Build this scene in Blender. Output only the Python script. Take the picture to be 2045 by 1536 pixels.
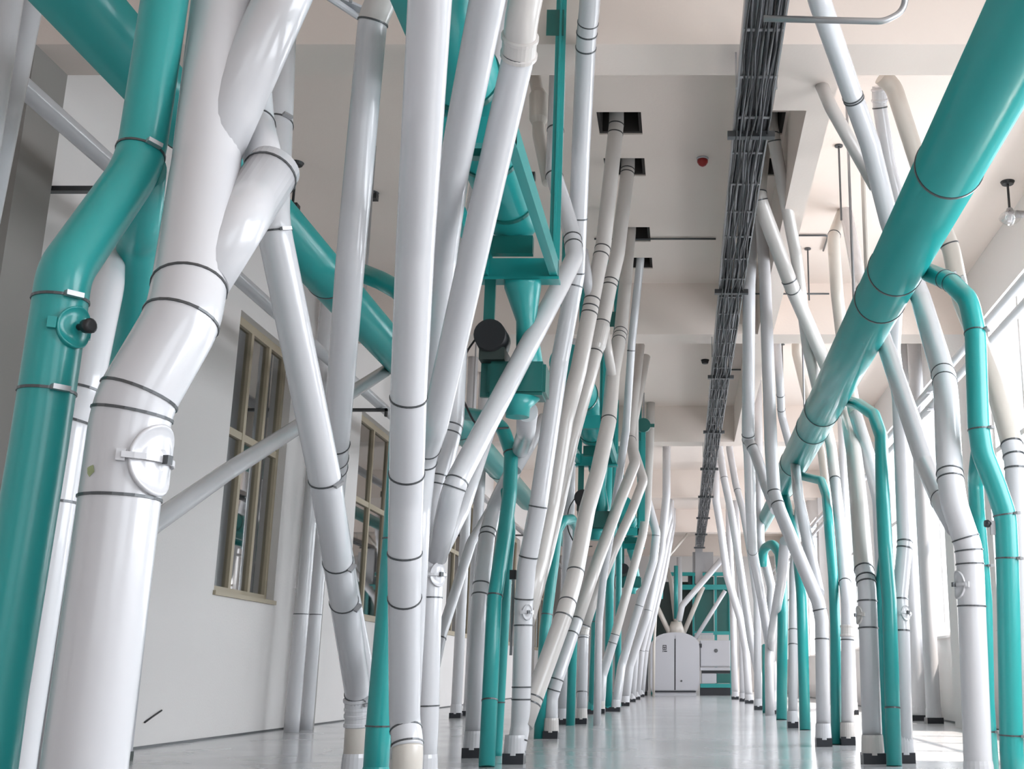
import bpy, bmesh, math, random
from mathutils import Vector, Matrix
random.seed(7)
for o in list(bpy.data.objects): bpy.data.objects.remove(o)
SC = bpy.context.scene
COL = SC.collection
PI = math.pi

# ------------------------------------------------------------------ camera
W, H, F = 2045.0, 1536.0, 2300.0
PX, PY = 1365.0, 768.0            # optical centre in the (cropped) frame
CH = 0.62                         # camera height
PITCH = math.atan(581.0 / F)
cd = bpy.data.cameras.new('camera')
cam = bpy.data.objects.new('camera', cd); COL.objects.link(cam)
cam.location = (0, 0, CH); cam.rotation_euler = (PI / 2 + PITCH, 0, 0)
cd.sensor_width = 36.0; cd.lens = F / W * 36.0
cd.shift_x = (W / 2 - PX) / W; cd.shift_y = 0
cd.clip_start = 0.05; cd.clip_end = 200
SC.camera = cam
cP, sP = math.cos(PITCH), math.sin(PITCH)

# ------------------------------------------------------------------ world, light, exposure
wd = bpy.data.worlds.new('daylight'); SC.world = wd; wd.use_nodes = True
bg = wd.node_tree.nodes['Background']
bg.inputs[0].default_value = (0.92, 0.95, 1.0, 1); bg.inputs[1].default_value = 1.0
SC.view_settings.view_transform = 'Standard'; SC.view_settings.look = 'None'
SC.view_settings.gamma = 1.0; SC.view_settings.use_curve_mapping = False
SC.view_settings.exposure = 0.56

# room measures (x right, y along the hall, z up)
XL, XR = -4.75, 3.65
ZC, ZB = CH + 5.0, CH + 4.3       # ceiling slab, beam undersides
YB, YE = -7.0, 46.0
BEAMS = [7.26 + 7.1 * k for k in range(-2, 6)]
BW = 0.43
RWIN = []                         # right wall windows (y0, y1)
for b in BEAMS[:-1]: RWIN.append((b + 1.15, b + 6.35))
RWIN.append((BEAMS[-1] + 0.8, BEAMS[-1] + 2.9))
WZ0, WZ1 = 1.15, 4.85
for i, (a, b) in enumerate(RWIN):
    l = bpy.data.lights.new('window_daylight', 'AREA'); l.shape = 'RECTANGLE'
    l.size = WZ1 - WZ0 + .4; l.size_y = b - a
    l.energy = (25.0 if i == 0 else 86.0 if i < 6 else 30.0) * (b - a)
    l.color = (0.965, 0.965, 1.0)
    lo = bpy.data.objects.new('window_daylight', l); COL.objects.link(lo)
    lo.location = (XR + 1.05, (a + b) / 2, (WZ0 + WZ1) / 2 + .35)
    lo.rotation_euler = (0, math.radians(90 - 24), 0)   # sky light comes in slanting down
# unseen fill lamp added behind the photographer for frontal light
l = bpy.data.lights.new('rear_fill', 'AREA'); l.shape = 'RECTANGLE'
l.size = 5.0; l.size_y = 3.0; l.energy = 12.0; l.color = (0.965, 0.965, 1.0)
lo = bpy.data.objects.new('rear_fill', l); COL.objects.link(lo)
lo.location = (0.6, YB + 0.05, 2.4); lo.rotation_euler = (PI / 2, 0, 0)
# low-angle warm sun falling steeply through the right windows onto the floor
sl = bpy.data.lights.new('sun', 'SUN'); sl.energy = 9.0; sl.angle = 0.02; sl.color = (1.0, 0.86, 0.76)
so = bpy.data.objects.new('sun', sl); COL.objects.link(so); so.location = (12, 5, 25)
so.rotation_euler = Vector((-math.cos(math.radians(66)), 0.12, -math.sin(math.radians(66)))).to_track_quat('-Z', 'Y').to_euler()

# ------------------------------------------------------------------ pixel <-> world
def ray(px, py):
    u = (px - PX) / F; v = (PY - py) / F
    return u, cP - v * sP, sP + v * cP
def at(px, py, D):
    u, y, z = ray(px, py); k = D / y
    return Vector((u * k, D, CH + z * k))
def tz(py):
    v = (PY - py) / F
    return (sP + v * cP) / (cP - v * sP)
def proj(p):
    y, z = p.y, p.z - CH
    d = y * cP + z * sP
    return PX + F * p.x / d, PY - F * (-y * sP + z * cP) / d
def floor_D(py): return -CH / tz(py)
def ceil_D(py): return 5.0 / tz(py)

# ------------------------------------------------------------------ materials
def mat(name, col, rough=0.5, metal=0.0, coat=0.0, noise=0.0, nscale=3.0, bump=0.0, bscale=40.0, col2=None, emit=None):
    m = bpy.data.materials.new(name); m.use_nodes = True
    nt = m.node_tree; b = nt.nodes['Principled BSDF']
    b.inputs['Base Color'].default_value = (*col, 1)
    b.inputs['Roughness'].default_value = rough
    b.inputs['Metallic'].default_value = metal
    if coat:
        b.inputs['Coat Weight'].default_value = coat; b.inputs['Coat Roughness'].default_value = 0.06
    tc = nt.nodes.new('ShaderNodeTexCoord')
    n = nt.nodes.new('ShaderNodeTexNoise'); n.inputs['Scale'].default_value = nscale; n.inputs['Detail'].default_value = 4
    nt.links.new(tc.outputs['Object'], n.inputs['Vector'])
    mx = nt.nodes.new('ShaderNodeMix'); mx.data_type = 'RGBA'
    c2 = col2 or tuple(c * (1 - noise) for c in col)
    mx.inputs[6].default_value = (*col, 1); mx.inputs[7].default_value = (*c2, 1)
    nt.links.new(n.outputs['Fac'], mx.inputs[0]); nt.links.new(mx.outputs[2], b.inputs['Base Color'])
    if bump:
        n2 = nt.nodes.new('ShaderNodeTexNoise'); n2.inputs['Scale'].default_value = bscale; n2.inputs['Detail'].default_value = 5
        nt.links.new(tc.outputs['Object'], n2.inputs['Vector'])
        bp = nt.nodes.new('ShaderNodeBump'); bp.inputs['Strength'].default_value = bump; bp.inputs['Distance'].default_value = 0.01
        nt.links.new(n2.outputs['Fac'], bp.inputs['Height']); nt.links.new(bp.outputs[0], b.inputs['Normal'])
    if emit:
        b.inputs['Emission Color'].default_value = (*emit, 1); b.inputs['Emission Strength'].default_value = 1
    return m
M_WHITE = mat('white pipe enamel', (0.60, 0.60, 0.62), 0.26, coat=0.5, noise=0.03)
M_BEIGE = mat('ivory pipe enamel and wall bounce', (0.60, 0.555, 0.50), 0.34, coat=0.25, noise=0.06)
M_WHITE_BOUNCE = mat('white enamel with painted warm bounce', (0.585, 0.555, 0.53), 0.28, coat=0.4, noise=0.04)  # pipe white with warm ceiling bounce painted in, mostly for upper lengths
M_TEAL = mat('teal enamel', (0.018, 0.31, 0.30), 0.3, coat=0.15, noise=0.06)
M_TEALD = mat('deep teal machine paint', (0.006, 0.13, 0.115), 0.35, coat=0.3, noise=0.1)
M_RING = mat('dark clamp steel', (0.10, 0.105, 0.11), 0.35, metal=0.6)
M_BLACK = mat('black plastic', (0.012, 0.012, 0.014), 0.4)
M_STEEL = mat('zinc steel', (0.42, 0.42, 0.43), 0.35, metal=0.7, noise=0.15)
M_WALL = mat('painted plaster wall', (0.74, 0.715, 0.70), 0.75, noise=0.05, nscale=1.2, bump=0.15)
M_CEIL = mat('warm white ceiling plaster', (0.80, 0.70, 0.635), 0.85, noise=0.05, nscale=0.8, bump=0.1)
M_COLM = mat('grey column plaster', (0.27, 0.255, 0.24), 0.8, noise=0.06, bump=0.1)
M_FRAME = mat('tan window frame', (0.42, 0.36, 0.26), 0.5, noise=0.1)
M_CAB = mat('white machine paint', (0.52, 0.52, 0.55), 0.3, coat=0.2, noise=0.02)
M_DARK = mat('dark panel', (0.02, 0.022, 0.028), 0.35)
M_CABLE = mat('grey cable sheath', (0.10, 0.10, 0.11), 0.5, noise=0.3, nscale=8)
M_CABLE2 = mat('pale cable sheath', (0.34, 0.34, 0.35), 0.5)
M_RED = mat('red alarm lens', (0.28, 0.012, 0.01), 0.3)
M_BROWN = mat('brown machine body', (0.03, 0.045, 0.04), 0.5)
M_VOID = mat('shaft concrete with painted shade', (0.035, 0.03, 0.028), 0.9)  # near-black colour paints the shade inside the ceiling holes
M_STICK = mat('faded green sticker', (0.33, 0.38, 0.20), 0.6)
def floor_mat():
    m = mat('grey epoxy floor', (0.50, 0.505, 0.515), 0.16, noise=0.08, nscale=0.6)
    nt = m.node_tree; b = nt.nodes['Principled BSDF']
    tc = nt.nodes.new('ShaderNodeTexCoord')
    n = nt.nodes.new('ShaderNodeTexNoise'); n.inputs['Scale'].default_value = 1.3
    nt.links.new(tc.outputs['Object'], n.inputs['Vector'])
    mr = nt.nodes.new('ShaderNodeMapRange'); mr.inputs[3].default_value = 0.13; mr.inputs[4].default_value = 0.24
    nt.links.new(n.outputs['Fac'], mr.inputs[0]); nt.links.new(mr.outputs[0], b.inputs['Roughness'])
    n2 = nt.nodes.new('ShaderNodeTexNoise'); n2.inputs['Scale'].default_value = 2.2
    nt.links.new(tc.outputs['Object'], n2.inputs['Vector'])
    bp = nt.nodes.new('ShaderNodeBump'); bp.inputs['Strength'].default_value = 0.05; bp.inputs['Distance'].default_value = 0.02
    nt.links.new(n2.outputs['Fac'], bp.inputs['Height']); nt.links.new(bp.outputs[0], b.inputs['Normal'])
    b.inputs['Coat Weight'].default_value = 0.25; b.inputs['Coat Roughness'].default_value = 0.12
    return m
M_FLOOR = floor_mat()
def glass_mat(name, refl, tint=(0.95, 0.97, 0.98)):
    m = bpy.data.materials.new(name); m.use_nodes = True; nt = m.node_tree; nt.nodes.clear()
    o = nt.nodes.new('ShaderNodeOutputMaterial'); mx = nt.nodes.new('ShaderNodeMixShader')
    t = nt.nodes.new('ShaderNodeBsdfTransparent'); g = nt.nodes.new('ShaderNodeBsdfGlossy')
    t.inputs[0].default_value = (*tint, 1); g.inputs['Roughness'].default_value = 0.02
    mx.inputs[0].default_value = refl
    nt.links.new(t.outputs[0], mx.inputs[1]); nt.links.new(g.outputs[0], mx.inputs[2]); nt.links.new(mx.outputs[0], o.inputs[0])
    return m
M_GLASS = glass_mat('window glass', 0.06)
M_GLASSD = glass_mat('reflective window glass', 0.45, (0.6, 0.62, 0.62))

# ------------------------------------------------------------------ mesh helpers
def finish(name, bm, m, parent=None, smooth=False, loc=None):
    me = bpy.data.meshes.new(name); bmesh.ops.recalc_face_normals(bm, faces=bm.faces)
    bm.to_mesh(me); bm.free(); me.materials.append(m)
    if smooth:
        me.polygons.foreach_set('use_smooth', [len(p.vertices) == 4 for p in me.polygons])
    o = bpy.data.objects.new(name, me); COL.objects.link(o)
    if parent is not None:
        o.parent = parent
        if parent.type == 'EMPTY': o.matrix_parent_inverse = Matrix.Translation(-parent.location)
    return o
def box(bm, x0, x1, y0, y1, z0, z1):
    r = bmesh.ops.create_cube(bm, size=1.0)['verts']
    for v in r:
        v.co = Vector((x0 + (v.co.x + .5) * (x1 - x0), y0 + (v.co.y + .5) * (y1 - y0), z0 + (v.co.z + .5) * (z1 - z0)))
    return r
def boxo(name, m, parent, *b, bev=0.0):
    bm = bmesh.new(); box(bm, *b)
    if bev: bmesh.ops.bevel(bm, geom=bm.edges[:], offset=bev, segments=2, affect='EDGES', profile=0.7)
    return finish(name, bm, m, parent)
def struct(name, bm, m):
    o = finish(name, bm, m); o['kind'] = 'structure'; return o
def sbox(name, m, *b):
    bm = bmesh.new(); box(bm, *b); return struct(name, bm, m)
def thing(name, label, cat, loc, group=None):
    o = bpy.data.objects.new(name, None); COL.objects.link(o); o.location = loc
    o.empty_display_size = 0.2
    o['label'] = label; o['category'] = cat
    if group: o['group'] = group
    return o
def tag(o, label, cat, group=None):
    o['label'] = label; o['category'] = cat
    if group: o['group'] = group
    return o
def fillet(P, rad, n=5):
    out = [P[0]]
    for i in range(1, len(P) - 1):
        a, b, c = P[i - 1], P[i], P[i + 1]
        d1 = a - b; d2 = c - b; l1, l2 = d1.length, d2.length
        if l1 < 1e-5 or l2 < 1e-5: continue
        d1 /= l1; d2 /= l2
        ang = PI - d1.angle(d2)
        L = min(0.47 * l1, 0.47 * l2, rad * math.tan(min(ang, 2.6) / 2) + 0.01)
        p1, p2 = b + d1 * L, b + d2 * L
        k = 2 if ang < 0.12 else n
        for j in range(k + 1):
            t = j / k
            out.append(p1 * (1 - t) ** 2 + b * (2 * t * (1 - t)) + p2 * t * t)
    out.append(P[-1]); return out
def tube(bm, P, r, seg=20, caps=True):
    """sweep a circle along P; r is a number or a list"""
    n = len(P); rs = r if isinstance(r, (list, tuple)) else [r] * n
    T = []
    for i in range(n):
        a = P[max(0, i - 1)]; b = P[min(n - 1, i + 1)]; T.append((b - a).normalized())
    u = Vector((0, 1, 0)) if abs(T[0].y) < 0.9 else Vector((1, 0, 0))
    u = (u - T[0] * u.dot(T[0])).normalized(); rings = []
    for i in range(n):
        u = (u - T[i] * u.dot(T[i])).normalized(); w = T[i].cross(u)
        rings.append([bm.verts.new(P[i] + (u * math.cos(2 * PI * k / seg) + w * math.sin(2 * PI * k / seg)) * rs[i]) for k in range(seg)])
    for a, b in zip(rings, rings[1:]):
        for k in range(seg): bm.faces.new((a[k], a[(k + 1) % seg], b[(k + 1) % seg], b[k]))
    if caps: bm.faces.new(rings[0][::-1]); bm.faces.new(rings[-1])
def band(name, p, t, r, parent, m=M_RING, w=0.011, out=0.006, seg=24, prof=None):
    t = t.normalized()
    pr = prof or [(-w, 0.0), (-w, out), (w, out), (w, 0.0)]
    u = t.orthogonal().normalized(); v = t.cross(u)
    bm = bmesh.new(); rings = []
    for (s, o) in [(pr[0][0], -0.004)] + list(pr) + [(pr[-1][0], -0.004)]:
        rings.append([bm.verts.new(p + t * s + (u * math.cos(2 * PI * k / seg) + v * math.sin(2 * PI * k / seg)) * (r + o)) for k in range(seg)])
    rings.append(rings[0])
    for a, b in zip(rings, rings[1:]):
        for k in range(seg): bm.faces.new((a[k], a[(k + 1) % seg], b[(k + 1) % seg], b[k]))
    return finish(name, bm, m, parent)
def orient_box(bm, p, t, n, lt, ln, lb, off=0.0):
    t = t.normalized(); n = (n - t * n.dot(t)).normalized(); b = t.cross(n)
    vs = bmesh.ops.create_cube(bm, size=1.0)['verts']
    for v in vs:
        c = v.co.copy(); v.co = p + n * (off + c.y * ln) + t * (c.x * lt) + b * (c.z * lb)
def cross_py(path, y):
    best = None
    for a, b in zip(path, path[1:]):
        ya, yb = proj(a)[1], proj(b)[1]
        if (ya - y) * (yb - y) <= 0 and abs(ya - yb) > 1e-6:
            t = (y - ya) / (yb - ya); best = (a.lerp(b, t), (b - a).normalized()); break
    return best
def port(root, p, t, n, r, hw=0.045, hh=0.085, m=M_WHITE, knob=False):
    """oval inspection cover lying on the pipe, with strap and latch"""
    t = t.normalized(); n = (n - t * n.dot(t)).normalized(); b = t.cross(n)
    bm = bmesh.new(); N = 28; th_max = min(1.2, hw / r)
    def pt(a, k, o):
        th = th_max * math.cos(a) * k; s = hh * math.sin(a) * k
        return p + (n * math.cos(th) + b * math.sin(th)) * (r + o) + t * s
    loops = []
    for (k, o) in ((1.0, -0.003), (1.0, 0.011), (0.93, 0.014), (0.9, 0.010), (0.6, 0.011), (0.3, 0.012)):
        loops.append([bm.verts.new(pt(2 * PI * i / N, k, o)) for i in range(N)])
    for A, B in zip(loops, loops[1:]):
        for i in range(N): bm.faces.new((A[i], A[(i + 1) % N], B[(i + 1) % N], B[i]))
    bm.faces.new(loops[-1])
    c = finish('inspection_cover', bm, m, root, True)
    for s in (-1, 1):
        bm = bmesh.new()
        th = th_max * 1.18 * s; q = p + (n * math.cos(th) + b * math.sin(th)) * (r + 0.006)
        nn = n * math.cos(th) + b * math.sin(th)
        orient_box(bm, q, t, nn, 0.03, 0.018, 0.022)
        finish('hinge', bm, m if not knob else M_TEAL, c)
    bm = bmesh.new()
    if knob:
        tube(bm, [p + n * (r + 0.01), p + n * (r + 0.03), p + n * (r + 0.034), p + n * (r + 0.055), p + n * (r + 0.06)],
             [0.009, 0.009, 0.019, 0.021, 0.014], 14)
        finish('knob', bm, M_BLACK, c, True)
    else:
        pts = []
        for i in range(9):
            th = -th_max * 1.15 + th_max * 2.3 * i / 8
            pts.append(p + (n * math.cos(th) + b * math.sin(th)) * (r + 0.02))
        for i in range(8):
            d = pts[i + 1] - pts[i]; orient_box(bm, (pts[i] + pts[i + 1]) / 2, d, pts[i] - p, d.length * 1.1, 0.004, 0.016)
        finish('strap', bm, m, c)
        bm = bmesh.new(); orient_box(bm, p, t, n, 0.024, 0.016, 0.02, r + 0.028); finish('latch', bm, M_RING, c)
    return c

def solve(pts, r, warn=''):
    out = []
    for q in pts:
        px, py, D = q
        if D is None: D = lastD
        if D == 'F': D = floor_D(py); p = Vector((at(px, py, D).x, D, 0.0))
        else:
            if D == 'C': D = ceil_D(py)
            if D < 0: D = 2 * r * F / (-D) * ray(px, py)[1]
            t = tz(py)
            if t > 0:
                D = min(D, 4.99 / t)
                if BEAMS[2] - r - .02 < D < BEAMS[2] + BW + r and t * D > 4.28 - r: D = min(D, (4.24 - r) / t)
            p = at(px, py, D)
        lastD = D
        out.append(p)
    return out
REG = []
def pipe(kind, r, pts, label, clamps=(), top=False, floor=True, up=0.0, branches=(), ports=(), group=None,
         foot=True, lower=None, mt=None, couplings=(), pre=None, clip=False):
    m = mt or (M_TEAL if kind == 'teal' else M_BEIGE if kind == 'beige' else M_WHITE)
    seg = 28 if r * F / max(1.0, pts[len(pts) // 2][2] if isinstance(pts[len(pts) // 2][2], (int, float)) and pts[len(pts) // 2][2] > 0 else 4) > 18 else 16
    P = solve(pts, r)
    end = P[-1].copy()
    if floor and end.z > 0.001:
        if end.z < 0.12: P[-1].z = 0.0
        else: P.append(Vector((end.x, end.y, 0.0)))
    if top:
        q = P[0]; zt = ZB - 0.003 if any(b - r < q.y < b + BW + r for b in BEAMS) else ZC - 0.003
        if zt > q.z + .03: P.insert(0, Vector((q.x, q.y, zt)))
    if up: P.insert(0, P[0] + Vector((0, 0, up)))
    base = Vector((P[-1].x, P[-1].y, 0.0 if floor else P[-1].z))
    name = 'aspiration_pipe' if kind == 'teal' else 'spout_pipe'
    root = thing(name, label, 'pipe', base, group)
    path = fillet(P, (4.5 if kind == 'teal' else 2.4) * r, 7)
    lowm = None
    if lower:
        c = cross_py(path, lower[0])
        i = next(k + 1 for k in range(len(path) - 1) if (proj(path[k])[1] - lower[0]) * (proj(path[k + 1])[1] - lower[0]) <= 0)
        A = path[:i] + [c[0]]; B = [c[0]] + path[i:]
        bm = bmesh.new(); tube(bm, A, r, seg); finish('tube', bm, m, root, True)
        bm = bmesh.new(); tube(bm, B, r * 0.985, seg); o = finish('lower_tube', bm, lower[1], root, True)
    else:
        bm = bmesh.new(); tube(bm, path, r, seg); finish('tube', bm, m, root, True)
    BR = []
    def rings(path, cl, r, root):
        for y in cl:
            c = cross_py(path, y)
            if not c: continue
            b = band('clamp_ring', c[0], c[1], r, root, w=0.0038 if c[0].y < 7 else .0055, out=0.0035)
            if clip and c[0].y < 7:
                bm = bmesh.new(); n = Vector((0.75, -0.6, 0)); orient_box(bm, c[0], c[1], n, 0.014, 0.02, 0.045, r + 0.012)
                finish('clamp_bolt', bm, M_STEEL, b)
    rings(path, clamps, r, root)
    for y in couplings:
        c = cross_py(path, y)
        if c: band('coupling', c[0], c[1], r, root, m, prof=[(-.055, .002), (-.05, .010), (-.035, .010), (-.03, .004), (.03, .004), (.035, .010), (.05, .010), (.055, .002)], seg=seg)
    for (y, nv, hw, hh, kn) in ports:
        c = cross_py(path, y)
        if c: port(root, c[0], c[1], Vector(nv), r, hw, hh, m, kn)
    for br in branches:
        rb = br.get('r', r); Q = solve(br['p'], rb)
        if br.get('floor'): Q.append(Vector((Q[-1].x, Q[-1].y, 0)))
        if br.get('top'):
            q = Q[0]; Q.insert(0, Vector((q.x, q.y, ZC - 0.003)))
        if br.get('up'): Q.insert(0, Q[0] + Vector((0, 0, br['up'])))
        bp = fillet(Q, 2.6 * rb, 7); BR.append(bp); bm = bmesh.new(); tube(bm, bp, rb, seg)
        bo = finish('branch_tube', bm, br.get('m', m), root, True)
        rings(bp, br.get('c', ()), rb, root)
        if br.get('box'):
            y, h, k = br['box']; c = cross_py(bp, y)
            band('diverter_sleeve', c[0], c[1], rb, root, br.get('m', m), prof=[(-h, .0), (-h * .7, k), (h * .7, k), (h, .002)], seg=seg)
    if floor and foot:
        band('foot_collar', Vector((base.x, base.y, 0.13)), Vector((0, 0, 1)), r, root, m, prof=[(-.07, .009), (-.06, .009), (.05, .004), (.07, .001)], seg=20)
        k = r * 1.08
        boxo('foot_plate', M_DARK, root, base.x - k, base.x + k, base.y - k, base.y + k, 0.0, 0.075)
    REG.append((label, [path] + BR, r)); return root

# ================================================================== SETTING
sbox('floor', M_FLOOR, XL - .2, XR + .2, YB, YE + .2, -.15, 0)
HOLES = []
for (a, b) in ((9.61, 10.06), (10.58, 11.0), (12.4, 12.86), (13.4, 13.8)): HOLES.append((-.80, -.39, a, b))
HOLES += [(.66, .94, 9.61, 10.06), (.66, .94, 10.58, 11.0)]
def slab():
    xs = sorted({XL - .2, XR + .2} | {h[0] for h in HOLES} | {h[1] for h in HOLES})
    ys = sorted({YB, YE + .2} | {h[2] for h in HOLES} | {h[3] for h in HOLES})
    bm = bmesh.new()
    for x0, x1 in zip(xs, xs[1:]):
        for y0, y1 in zip(ys, ys[1:]):
            cx, cy = (x0 + x1) / 2, (y0 + y1) / 2
            if any(h[0] < cx < h[1] and h[2] < cy < h[3] for h in HOLES): continue
            box(bm, x0, x1, y0, y1, ZC, ZC + .22)
    struct('ceiling', bm, M_CEIL)
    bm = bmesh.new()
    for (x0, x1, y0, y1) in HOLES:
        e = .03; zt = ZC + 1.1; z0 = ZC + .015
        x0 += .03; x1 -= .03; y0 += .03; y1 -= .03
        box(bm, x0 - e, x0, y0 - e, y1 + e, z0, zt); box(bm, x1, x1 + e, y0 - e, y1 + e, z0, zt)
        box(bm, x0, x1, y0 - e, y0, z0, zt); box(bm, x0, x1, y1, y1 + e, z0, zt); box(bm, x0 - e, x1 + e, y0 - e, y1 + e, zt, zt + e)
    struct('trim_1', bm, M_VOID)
slab()
for i, b in enumerate(BEAMS):
    sbox('trim_%d' % (i + 2), M_CEIL, XL, XR, b, b + BW, ZB, ZC)
sbox('trim_20', M_CEIL, .965, 1.16, BEAMS[2] + BW, BEAMS[3], ZB, ZC)
sbox('trim_21', M_CEIL, .965, 1.16, BEAMS[3] + BW, BEAMS[4], ZB, ZC)
sbox('trim_22', M_CEIL, .70, .965, BEAMS[2] + BW, BEAMS[2] + BW + .55, ZB, ZC)
n = 30
for i, b in enumerate(BEAMS):
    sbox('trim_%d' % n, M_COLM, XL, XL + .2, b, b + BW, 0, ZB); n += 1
    sbox('trim_%d' % n, M_WALL, XR - .3, XR, b, b + BW, 0, ZB); n += 1
# walls with window openings
def wall_with_windows(name, x0, x1, wins, z0, z1, m):
    bm = bmesh.new(); y = YB
    for (a, b) in wins:
        box(bm, x0, x1, y, a, 0, ZC); box(bm, x0, x1, a, b, 0, z0); box(bm, x0, x1, a, b, z1, ZC); y = b
    box(bm, x0, x1, y, YE, 0, ZC)
    return struct(name, bm, m)
wall_with_windows('wall_right', XR, XR + .24, RWIN, WZ0, WZ1, M_WALL)
LW0, LW1 = 1.45, 4.43
LWIN = [(11.8, 13.55), (16.6, 19.6), (23.4, 26.5), (30.5, 33.6), (37.5, 40.6)]
wall_with_windows('wall_left', XL - .24, XL, LWIN, LW0, LW1, M_WALL)
sbox('wall_far', M_WALL, XL, XR, YE, YE + .2, 0, ZC)
# rear wall with an unglazed opening behind the photographer
bm = bmesh.new()
box(bm, XL, -1.9, YB - .3, YB - .1, 0, ZC); box(bm, 3.1, XR, YB - .3, YB - .1, 0, ZC)
box(bm, -1.9, 3.1, YB - .3, YB - .1, 0, .9); box(bm, -1.9, 3.1, YB - .3, YB - .1, 3.9, ZC)
struct('wall_rear', bm, M_WALL)
# right windows: frame + pane
k = 1
for (a, b) in RWIN:
    bm = bmesh.new(); x = XR + .12
    nn = 4 if b - a > 4 else 2
    box(bm, x - .03, x + .03, a, b, WZ0, WZ0 + .06); box(bm, x - .03, x + .03, a, b, WZ1 - .06, WZ1)
    for j in range(nn + 1):
        y = a + (b - a) * j / nn; y = min(max(y, a + .03), b - .03)
        box(bm, x - .03, x + .03, y - .03, y + .03, WZ0 + .06, WZ1 - .06)
    box(bm, x - .028, x + .028, a + .06, b - .06, 3.2, 3.26)
    w = struct('window_%d' % k, bm, M_WALL); k += 1
    o = boxo('pane', M_GLASS, w, x - .004, x + .004, a + .03, b - .03, WZ0 + .03, WZ1 - .03)
    o2 = boxo('sill', M_WALL, w, XR - .05, XR + .08, a - .03, b + .03, WZ0 - .03, WZ0 + .004)
# left windows: tan frames, reflective panes, dim gallery behind
for (a, b) in LWIN:
    bm = bmesh.new(); x = XL - .13
    box(bm, x - .04, x + .04, a, b, LW0, LW0 + .07); box(bm, x - .04, x + .04, a, b, LW1 - .09, LW1)
    for y in (a + .035, a + (b - a) * .36, a + (b - a) * .68, b - .035): box(bm, x - .04, x + .04, y - .035, y + .035, LW0 + .07, LW1 - .09)
    box(bm, x - .035, x + .035, a + .07, b - .07, 3.12, 3.20)
    w = struct('window_%d' % k, bm, M_FRAME); k += 1
    boxo('pane', M_GLASSD, w, x - .004, x + .004, a + .05, b - .05, LW0 + .05, LW1 - .07)
    boxo('sill', M_FRAME, w, XL - .1, XL + .03, a - .02, b + .02, LW0 - .04, LW0 + .005)
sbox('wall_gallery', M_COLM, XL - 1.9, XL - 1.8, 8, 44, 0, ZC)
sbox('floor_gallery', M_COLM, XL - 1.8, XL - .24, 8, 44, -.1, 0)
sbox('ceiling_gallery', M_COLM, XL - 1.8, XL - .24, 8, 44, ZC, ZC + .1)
bm = bmesh.new(); box(bm, XL, XL + .012, YB, YE, 0, .02); struct('baseboard_left', bm, M_RING)
bm = bmesh.new(); box(bm, XR - .012, XR, YB, YE, 0, .02); struct('baseboard_right', bm, M_RING)

# ================================================================== LONG DUCTS ALONG THE HALL
def long_duct(name, label, X, Z, r, y0, y1, ring, tail=None, m=M_TEAL, cat='duct'):
    root = thing(name, label, cat, (X, y0, Z))
    bm = bmesh.new(); P = [Vector((X, y, Z)) for y in (y0, y1)]
    tube(bm, P, r, 40); finish('tube', bm, m, root, True)
    for y in ring:
        band('clamp_ring', Vector((X, y, Z)), Vector((0, 1, 0)), r, root, seg=40, w=.008, out=.006)
    if tail:
        bm = bmesh.new(); tube(bm, [Vector((X, y1, Z)), Vector((X, y1 + .5, Z)), Vector((X, tail[1], Z))], [r, tail[0], tail[0]], 32)
        finish('tail_tube', bm, m, root, True)
    return root
DR = long_duct('aspiration_duct', 'huge teal duct sloping across the upper right of the view', 1.4, CH + 2.6, .18, 2.9, 16.3,
               (5.6, 7.2, 7.8, 11.3, 12.2, 14.3, 16.25), tail=(.12, 20.8))
for y in (9.0, 13.0):
    bm = bmesh.new(); tube(bm, [Vector((1.4, y, CH + 2.79)), Vector((1.4, y, ZC - .003))], .012, 8); finish('hanger_rod', bm, M_STEEL, DR)
DL = long_duct('aspiration_duct', 'large teal duct high on the left between the window wall and the white pipes', -3.0, CH + 3.25, .18, 2.9, 22.0,
               (6.4, 9.2, 11.9, 15.2, 18.4), tail=(.12, 30))
for y in (5.0, 10.3, 16.0):
    bm = bmesh.new(); tube(bm, [Vector((-3.0, y, CH + 3.44)), Vector((-3.0, y, ZC - .003))], .012, 8); finish('hanger_rod', bm, M_STEEL, DL)
r_ = thing('wall_pipe', 'white pipe carried on wall brackets along the left window wall', 'pipe', (-4.05, 3.5, CH + 3.5))
bm = bmesh.new(); tube(bm, [Vector((-4.05, 3.5, CH + 3.5)), Vector((-4.05, 40, CH + 3.5))], .065, 24); finish('tube', bm, M_WHITE, r_, True)
for y in (7.75, 14.9, 22, 29):
    bm = bmesh.new(); z = CH + 3.5 - .075
    box(bm, XL, -3.93, y - .03, y + .03, z - .03, z + .008); box(bm, XL, XL + .02, y - .05, y + .05, z - .15, z + .05)
    box(bm, -3.96, -3.93, y - .03, y + .03, z - .10, z + .008)
    finish('wall_bracket', bm, M_RING, r_)
for Zr, lab in ((3.63, 'upper of two slim white pipes under the ceiling along the right window wall'),
                (3.40, 'lower of two slim white pipes under the ceiling along the right window wall')):
    r_ = thing('wall_pipe', lab, 'pipe', (3.42, 6, CH + Zr))
    bm = bmesh.new(); tube(bm, [Vector((3.22, 5, CH + Zr)), Vector((3.22, 42, CH + Zr))], .045, 16); finish('tube', bm, M_WHITE, r_, True)
    for y in (7.5, 14.55, 21.65, 28.75, 35.85):
        bm = bmesh.new(); box(bm, 3.16, XR - .3, y - .02, y + .02, CH + Zr - .07, CH + Zr - .045); finish('wall_bracket', bm, M_STEEL, r_)

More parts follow.
